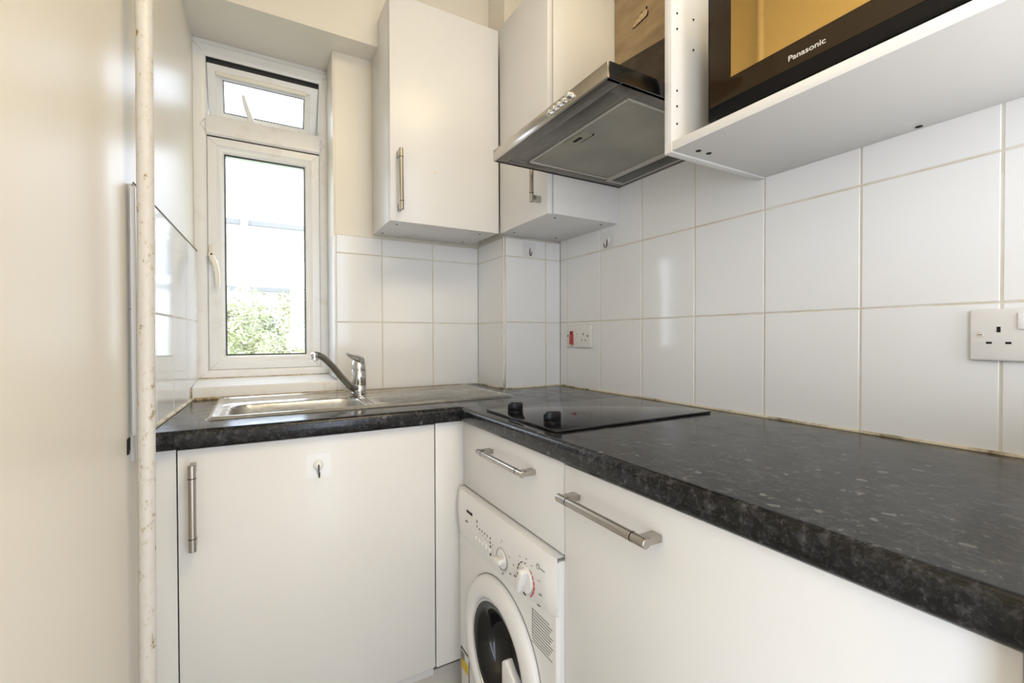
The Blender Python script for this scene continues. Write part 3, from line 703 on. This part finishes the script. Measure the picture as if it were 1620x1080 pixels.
for x, y in ((-.53, -.35), (-.53, -.75), (-.1, -.35), (-.1, -.75)): build('foot', MB().lathe([(.018, 0), (.018, .013)], (x, y, FZ), (0, 0, 1), 16), 'drum', wm)
# fascia: bulging panel whose lower edge sags in a curve towards the dials' end
fa = MB(); bmf = fa.bm; cols = 26; rows = []
for i in range(cols + 1):
    t_ = i / cols; y = -.3035 - .4840 * t_
    zl = -.352 - .006 * math.sin(PI * t_) + .010 * sm(.55, 1, t_) - .006 * sm(0, .25, 1 - t_)
    ed = min(1, min(t_, 1 - t_) / .035); ed = math.sqrt(1 - (1 - ed) ** 2)
    col = []
    for j in range(11):
        s_ = j / 10; z = -.229 + (zl + .229) * s_
        bul = .013 * ed * math.sin(PI * min(1, s_ * 1.0) ** .8 * .93 + .12) ** .6 if 0 < s_ < 1 else .003 * ed
        col.append(bmf.verts.new((WXF - bul, y, z)))
    rows.append([bmf.verts.new((WXF + .02, y, -.229))] + col + [bmf.verts.new((WXF + .004, y, zl))])
for a_, b_ in zip(rows, rows[1:]):
    for k in range(len(a_) - 1): bmf.faces.new((a_[k], a_[k + 1], b_[k + 1], b_[k]))
bmesh.ops.recalc_face_normals(bmf, faces=bmf.faces[:])
fas = build('control_panel', fa, 'whiteplastic', wm, smooth=50)
FXp = WXF - .0128
def fp(y, z): return lambda a_, b_, d: (FXp - d, y - a_, z + b_)
def dial(y, z, ang, r):
    k = MB().lathe([(r, 0), (r, .003), (r * .93, .005), (r * .9, .005)], (FXp + .002, y, z), (-1, 0, 0), 32)
    c, s_ = math.cos(ang), math.sin(ang)
    k.prism([(-r * .92, -r * .27), (r * .92, -r * .27), (r * .98, 0), (r * .92, r * .27), (-r * .92, r * .27)], lambda a_, b_, d: (FXp - .002 - d, y - (a_ * c - b_ * s_), z + a_ * s_ + b_ * c), 0, .017, 0, .0025)
    return build('dial', k, 'whiteplastic', fas)
dial(-.585, -.313, .15, .021); dial(-.690, -.310, 1.2, .027)
build('dial_mark', MB().arc(fp(-.585, -.313), .0245, .0256, 0, 2 * PI, -.001, .0006, 40), 'print', fas)
ra = MB()
for k in range(6): ra.arc(fp(-.690, -.310), .032, .0345, -.95 + k * .33, -.95 + k * .33 + .26, -.001, .0007, 5)
build('dial_mark', ra, 'printred', fas)
rb = MB()
for k in range(8): rb.arc(fp(-.690, -.310), .032, .0342, 1.5 + k * .42, 1.5 + k * .42 + (.30 if k % 3 else .16), -.001, .0007, 5)
build('dial_mark', rb, 'printdark', fas)
for k in range(5): build('program_button', MB().lathe([(.0068, 0), (.0068, .003), (.004, .005), (.0005, .0055)], (FXp + .001, -.447 - .0195 * k, -.3185 + .0006 * k), (-1, 0, 0), 18), 'whiteplastic', fas)
for y, z in ((-.452, -.273), (-.452, -.286), (-.466, -.288), (-.481, -.288), (-.496, -.288), (-.511, -.288), (-.527, -.2875), (-.527, -.298), (-.527, -.308), (-.527, -.318), (-.527, -.327)):
    build('indicator', MB().box(FXp - .0006, FXp + .001, y - .0019, y + .0019, z - .0024, z + .0024), 'printdark', fas)
for (y, z, w_) in ((-.447, -.279, .004), (-.466, -.297, .006), (-.481, -.2975, .007), (-.497, -.2985, .007), (-.512, -.300, .006), (-.537, -.300, .005), (-.577, -.277, .004), (-.583, -.270, .006), (-.617, -.292, .007), (-.620, -.330, .006), (-.585, -.345, .006), (-.664, -.272, .006), (-.690, -.266, .006), (-.712, -.271, .006), (-.738, -.289, .008), (-.741, -.316, .008), (-.735, -.340, .010), (-.636, -.303, .006), (-.640, -.325, .008), (-.653, -.346, .008)):
    build('print_mark', MB().box(FXp - .0003, FXp + .002, y - w_, y, z - .0008, z + .0008), 'print', fas)
build('door_lock_mark', MB().arc(fp(-.738, -.262), .0042, .0052, 0, 2 * PI, -.001, .0005, 18).box(FXp - .0004, FXp + .002, -.763, -.746, -.2635, -.262), 'print', fas)
build('brand_lettering', text_mb('ZANUSSI', .0085, lambda a_, b_, d: (FXp - .0004 - d, -.388 - a_, -.270 + b_), .0012, 0, .034), 'printdark', fas)
build('model_lettering', text_mb('1200', .0055, lambda a_, b_, d: (FXp - .0004 - d, -.380 - a_, -.298 + b_), .0012, 0, .014), 'print', fas)
# porthole
ax = (-1, 0, 0)
pd_ = build('porthole_door', MB().lathe([(.183, -.004), (.183, .006), (.179, .014), (.168, .019), (.150, .021), (.140, .0205), (.1345, .017), (.131, .006), (.131, -.004)], (WXF, PY, PZ), ax, 72, caps=False), 'whiteplastic', wm, smooth=50)
build('seal_ring', MB().lathe([(.132, .010), (.129, .0135), (.125, .012), (.1235, .004)], (WXF, PY, PZ), ax, 64, caps=False), 'chrome', pd_, smooth=50)
build('glass_bowl', MB().lathe([(.1245, .011), (.116, .0105), (.100, .004), (.090, -.022), (.080, -.045), (.05, -.060), (.0, -.064)], (WXF, PY, PZ), ax, 64, caps=False), 'wmglass', pd_, smooth=60)
build('groove', MB().lathe([(.1842, .0006), (.1842, .0012), (.186, .0012), (.186, .0006)], (WXF, PY, PZ), ax, 72, caps=False), 'print', pd_)
hp = MB().prism([(-.610, -.528), (-.622, -.520), (-.640, -.536), (-.674, -.556), (-.684, -.600), (-.684, -.660), (-.604, -.660), (-.604, -.535)], lambda y, z, x: (x, y, z), WXF - .0245, WXF - .006, 0, .003)
hp.box(WXF - .0250, WXF - .0243, -.6405, -.6395, -.655, -.560, mi=1)
build('door_pull', hp, ['whiteplastic', 'print'], pd_)
pt = MB()
for k in range(12):
    zz = -.372 - .0062 * k
    pt.box(WXF - .0003, WXF + .001, -.695 - .080 * (.8 + .2 * ((k * 37) % 10) / 10), -.695, zz - .0011, zz + .0011)
pt.box(WXF - .0003, WXF + .001, -.6975, -.6965, -.425, -.370)
build('instruction_print', pt, 'print', wm)
stk = MB().box(WXF - .0006, WXF + .001, -.372, -.3135, -.80, -.678, mi=0).box(WXF - .0009, WXF + .001, -.368, -.3185, -.796, -.6835, mi=1).box(WXF - .0012, WXF + .001, -.366, -.3205, -.735, -.706, mi=2).box(WXF - .0012, WXF + .001, -.340, -.3165, -.708, -.688, mi=3)
build('sticker', stk, ['printdark', 'switchplate', 'yellow', 'print'], wm)

# ------------------------------------------------------------------ pipe on the left wall
pc = lw(-.432, .021)
pm = MB(); pts = [(pc.x + .0105 * (z - FZ) / (CZ - FZ) + .0008 * math.sin(z * 3.1), pc.y + .0010 * math.sin(z * 2.3 + 1), z) for z in [FZ + (CZ - FZ) * k / 24 for k in range(25)]]
pm.tube(pts, .0134, 24)
tag(build('pipe', pm, 'pipe'), 'white painted rust-freckled pipe standing upright against the cream wall', 'pipe')

# white appliance beyond the end of the worktop
fg = thing('fridge', 'white appliance edge at the cut end of the worktop', 'fridge', (-.3, -1.68, FZ))
build('cabinet_shell', MB().box(-.566, -.03, -1.95, -1.3985, FZ + .015, .13, .008, 3), 'whiteplastic', fg)
build('fridge_door', MB().box(-.600, -.569, -1.95, -1.3985, FZ + .06, .128, .01, 3), 'whiteplastic', fg)
for x, y in ((-.52, -1.45), (-.52, -1.9), (-.08, -1.45), (-.08, -1.9)): build('foot', MB().lathe([(.018, 0), (.018, .016)], (x, y, FZ), (0, 0, 1), 16), 'drum', fg)

# ------------------------------------------------------------------ outside
GZ = -3.4
struct(build('ground', MB().box(-14, 14, 1.5, 26, GZ - .1, GZ), 'grass'))
ap = thing('apartment_block', 'pale apartment block with shaded grey balcony edges outside the window', 'building', (-.8, 12, GZ))
build('wall', MB().box(-7, 6, 11, 13.2, GZ, 3.0), 'render', ap)
build('roof_edge', MB().box(-7.1, 6.1, 10.90, 13.3, 2.86, 2.97), 'band', ap)
build('balcony_edge', MB().box(-7.1, 6.1, 10.86, 10.999, 1.295, 1.395), 'band', ap)
build('gutter', MB().box(-7.1, 6.1, 10.93, 10.999, 2.52, 2.55), 'faint', ap)
for x0, x1, z0, z1, mt in ((-1.66, -1.42, 2.10, 2.45, 'panes'), (-1.27, -1.22, 1.9, 2.48, 'faint'), (-.86, -.36, 2.26, 2.44, 'faint'), (-.06, .02, 2.1, 2.40, 'faint'), (-1.66, -1.58, 1.55, 2.0, 'faint'), (-3.2, -2.6, 1.6, 2.4, 'panes'), (1.0, 1.6, 1.6, 2.4, 'panes')):
    f_ = build('window_recess', MB().box(x0, x1, 10.985, 10.999, z0, z1), mt, ap)
build('downpipe', MB().cyl((-1.30, 10.83, GZ), (-1.30, 10.83, 3.0), .075, 16), 'render', ap)
def tree(label, cx, cy, top, rx, rz, n, seed):
    rnd = random.Random(seed); tr = thing('tree', label, 'tree', (cx, cy, GZ), 'trees outside the window')
    build('trunk', MB().tube([(cx, cy, GZ), (cx + .05, cy, GZ + 1.4), (cx - .03, cy + .05, top - rz)], [.12, .09, .05], 10), 'bark', tr)
    fo = MB(); b_ = fo.bm
    cl = [(Vector((cx + rnd.uniform(-.75, .75) * rx, cy + rnd.uniform(-.6, .6) * rx, top - rz + rnd.uniform(-.95, .95) * rz)), rnd.uniform(.25, .5)) for _ in range(46)]
    for _ in range(n):
        c, k = rnd.choice(cl); d = Vector((rnd.gauss(0, 1), rnd.gauss(0, 1), rnd.gauss(0, 1))).normalized() * (k * rnd.uniform(.55, 1.05)) * min(rx, rz) * .95
        p = c + d; s_ = rnd.uniform(.018, .042) * (rx / .6)
        a_ = Vector((rnd.gauss(0, 1), rnd.gauss(0, 1), rnd.gauss(0, .6))).normalized(); w_ = a_.cross(d.normalized() + Vector((0, 0, .6))).normalized()
        q = [p - a_ * s_, p + w_ * s_ * .45, p + a_ * s_, p - w_ * s_ * .45]
        b_.faces.new([b_.verts.new(x) for x in q])
    build('foliage', fo, 'leaf', tr, smooth=180)
tree('bushy green tree rising past the lower pane beside the casement handle', -1.42, 6.4, .74, .62, .8, 9000, 3)
tree('yellow-green tree in the middle of the lower window pane', -.85, 8.6, .95, .95, 1.0, 11000, 5)
tree('pale sparse tree behind the tap spout outside the window', -.43, 4.7, .56, .36, .6, 4200, 9)

# ------------------------------------------------------------------ light
Wd = bpy.data.worlds.new('overcast_sky'); S.world = Wd; Wd.use_nodes = True
nt = Wd.node_tree; bg = nt.nodes['Background']
tc = nt.nodes.new('ShaderNodeTexCoord'); sx = nt.nodes.new('ShaderNodeSeparateXYZ'); rp = nt.nodes.new('ShaderNodeValToRGB')
nt.links.new(tc.outputs['Generated'], sx.inputs[0]); nt.links.new(sx.outputs['Z'], rp.inputs['Fac'])
rp.color_ramp.elements[0].position = .0; rp.color_ramp.elements[0].color = (.765, .85, 1, 1)
rp.color_ramp.elements[1].position = .8; rp.color_ramp.elements[1].color = (.66, .80, 1, 1)
nt.links.new(rp.outputs['Color'], bg.inputs['Color']); bg.inputs['Strength'].default_value = 4.0
def area(name, loc, rot, sx_, sy_, power, col, portal=False, shape='RECTANGLE'):
    l = bpy.data.lights.new(name, 'AREA'); l.shape = shape; l.size = sx_; l.size_y = sy_; l.energy = power; l.color = col
    if portal: l.cycles.is_portal = True
    o = bpy.data.objects.new(name, l); COL.objects.link(o); o.location = (loc[0], loc[1], loc[2] + ZO); o.rotation_euler = rot
    return o
area('ceiling_light', (-.45, -1.6, CZ - .03), (0, 0, 0), .9, .9, 13, (1.0, .79, .45), shape='DISK')
area('window_portal', (-1.036, .56, .64), (-PI / 2, 0, 0), .42, 1.15, 1, (1, 1, 1), portal=True)
area('added_rear_opening_portal', (-.52, YF - .13, .145), (PI / 2, 0, 0), .52, 2.11, 1, (1, 1, 1), portal=True)  # guides sky light through the added rear opening
area('added_side_opening_portal', (-1.47, -2.16, .145), (PI / 2, 0, -PI / 2), .64, 2.11, 1, (1, 1, 1), portal=True)  # guides sky light through the added side opening

# ------------------------------------------------------------------ camera
cam = bpy.data.cameras.new('camera'); co = bpy.data.objects.new('camera', cam); COL.objects.link(co)
cam.sensor_width = 36; cam.lens = 714.069 / 1620 * 36; cam.clip_start = .02
yaw, pitch, roll = .5147, -.0112, -.0030
fw = Vector((math.sin(yaw), math.cos(yaw), 0)); rt = Vector((math.cos(yaw), -math.sin(yaw), 0)); up = Vector((0, 0, 1))
f2 = fw * math.cos(pitch) + up * math.sin(pitch); u2 = up * math.cos(pitch) - fw * math.sin(pitch)
r3 = rt * math.cos(roll) + u2 * math.sin(roll); u3 = u2 * math.cos(roll) - rt * math.sin(roll)
mw_ = Matrix((r3, u3, -f2)).transposed().to_4x4(); mw_.translation = Vector((-1.0709, -1.4956, .1985 + ZO))
co.matrix_world = mw_; S.camera = co
vs_ = S.view_settings; vs_.view_transform = 'Standard'; vs_.look = 'None'; vs_.gamma = 1; vs_.use_curve_mapping = False; vs_.exposure = 0.65
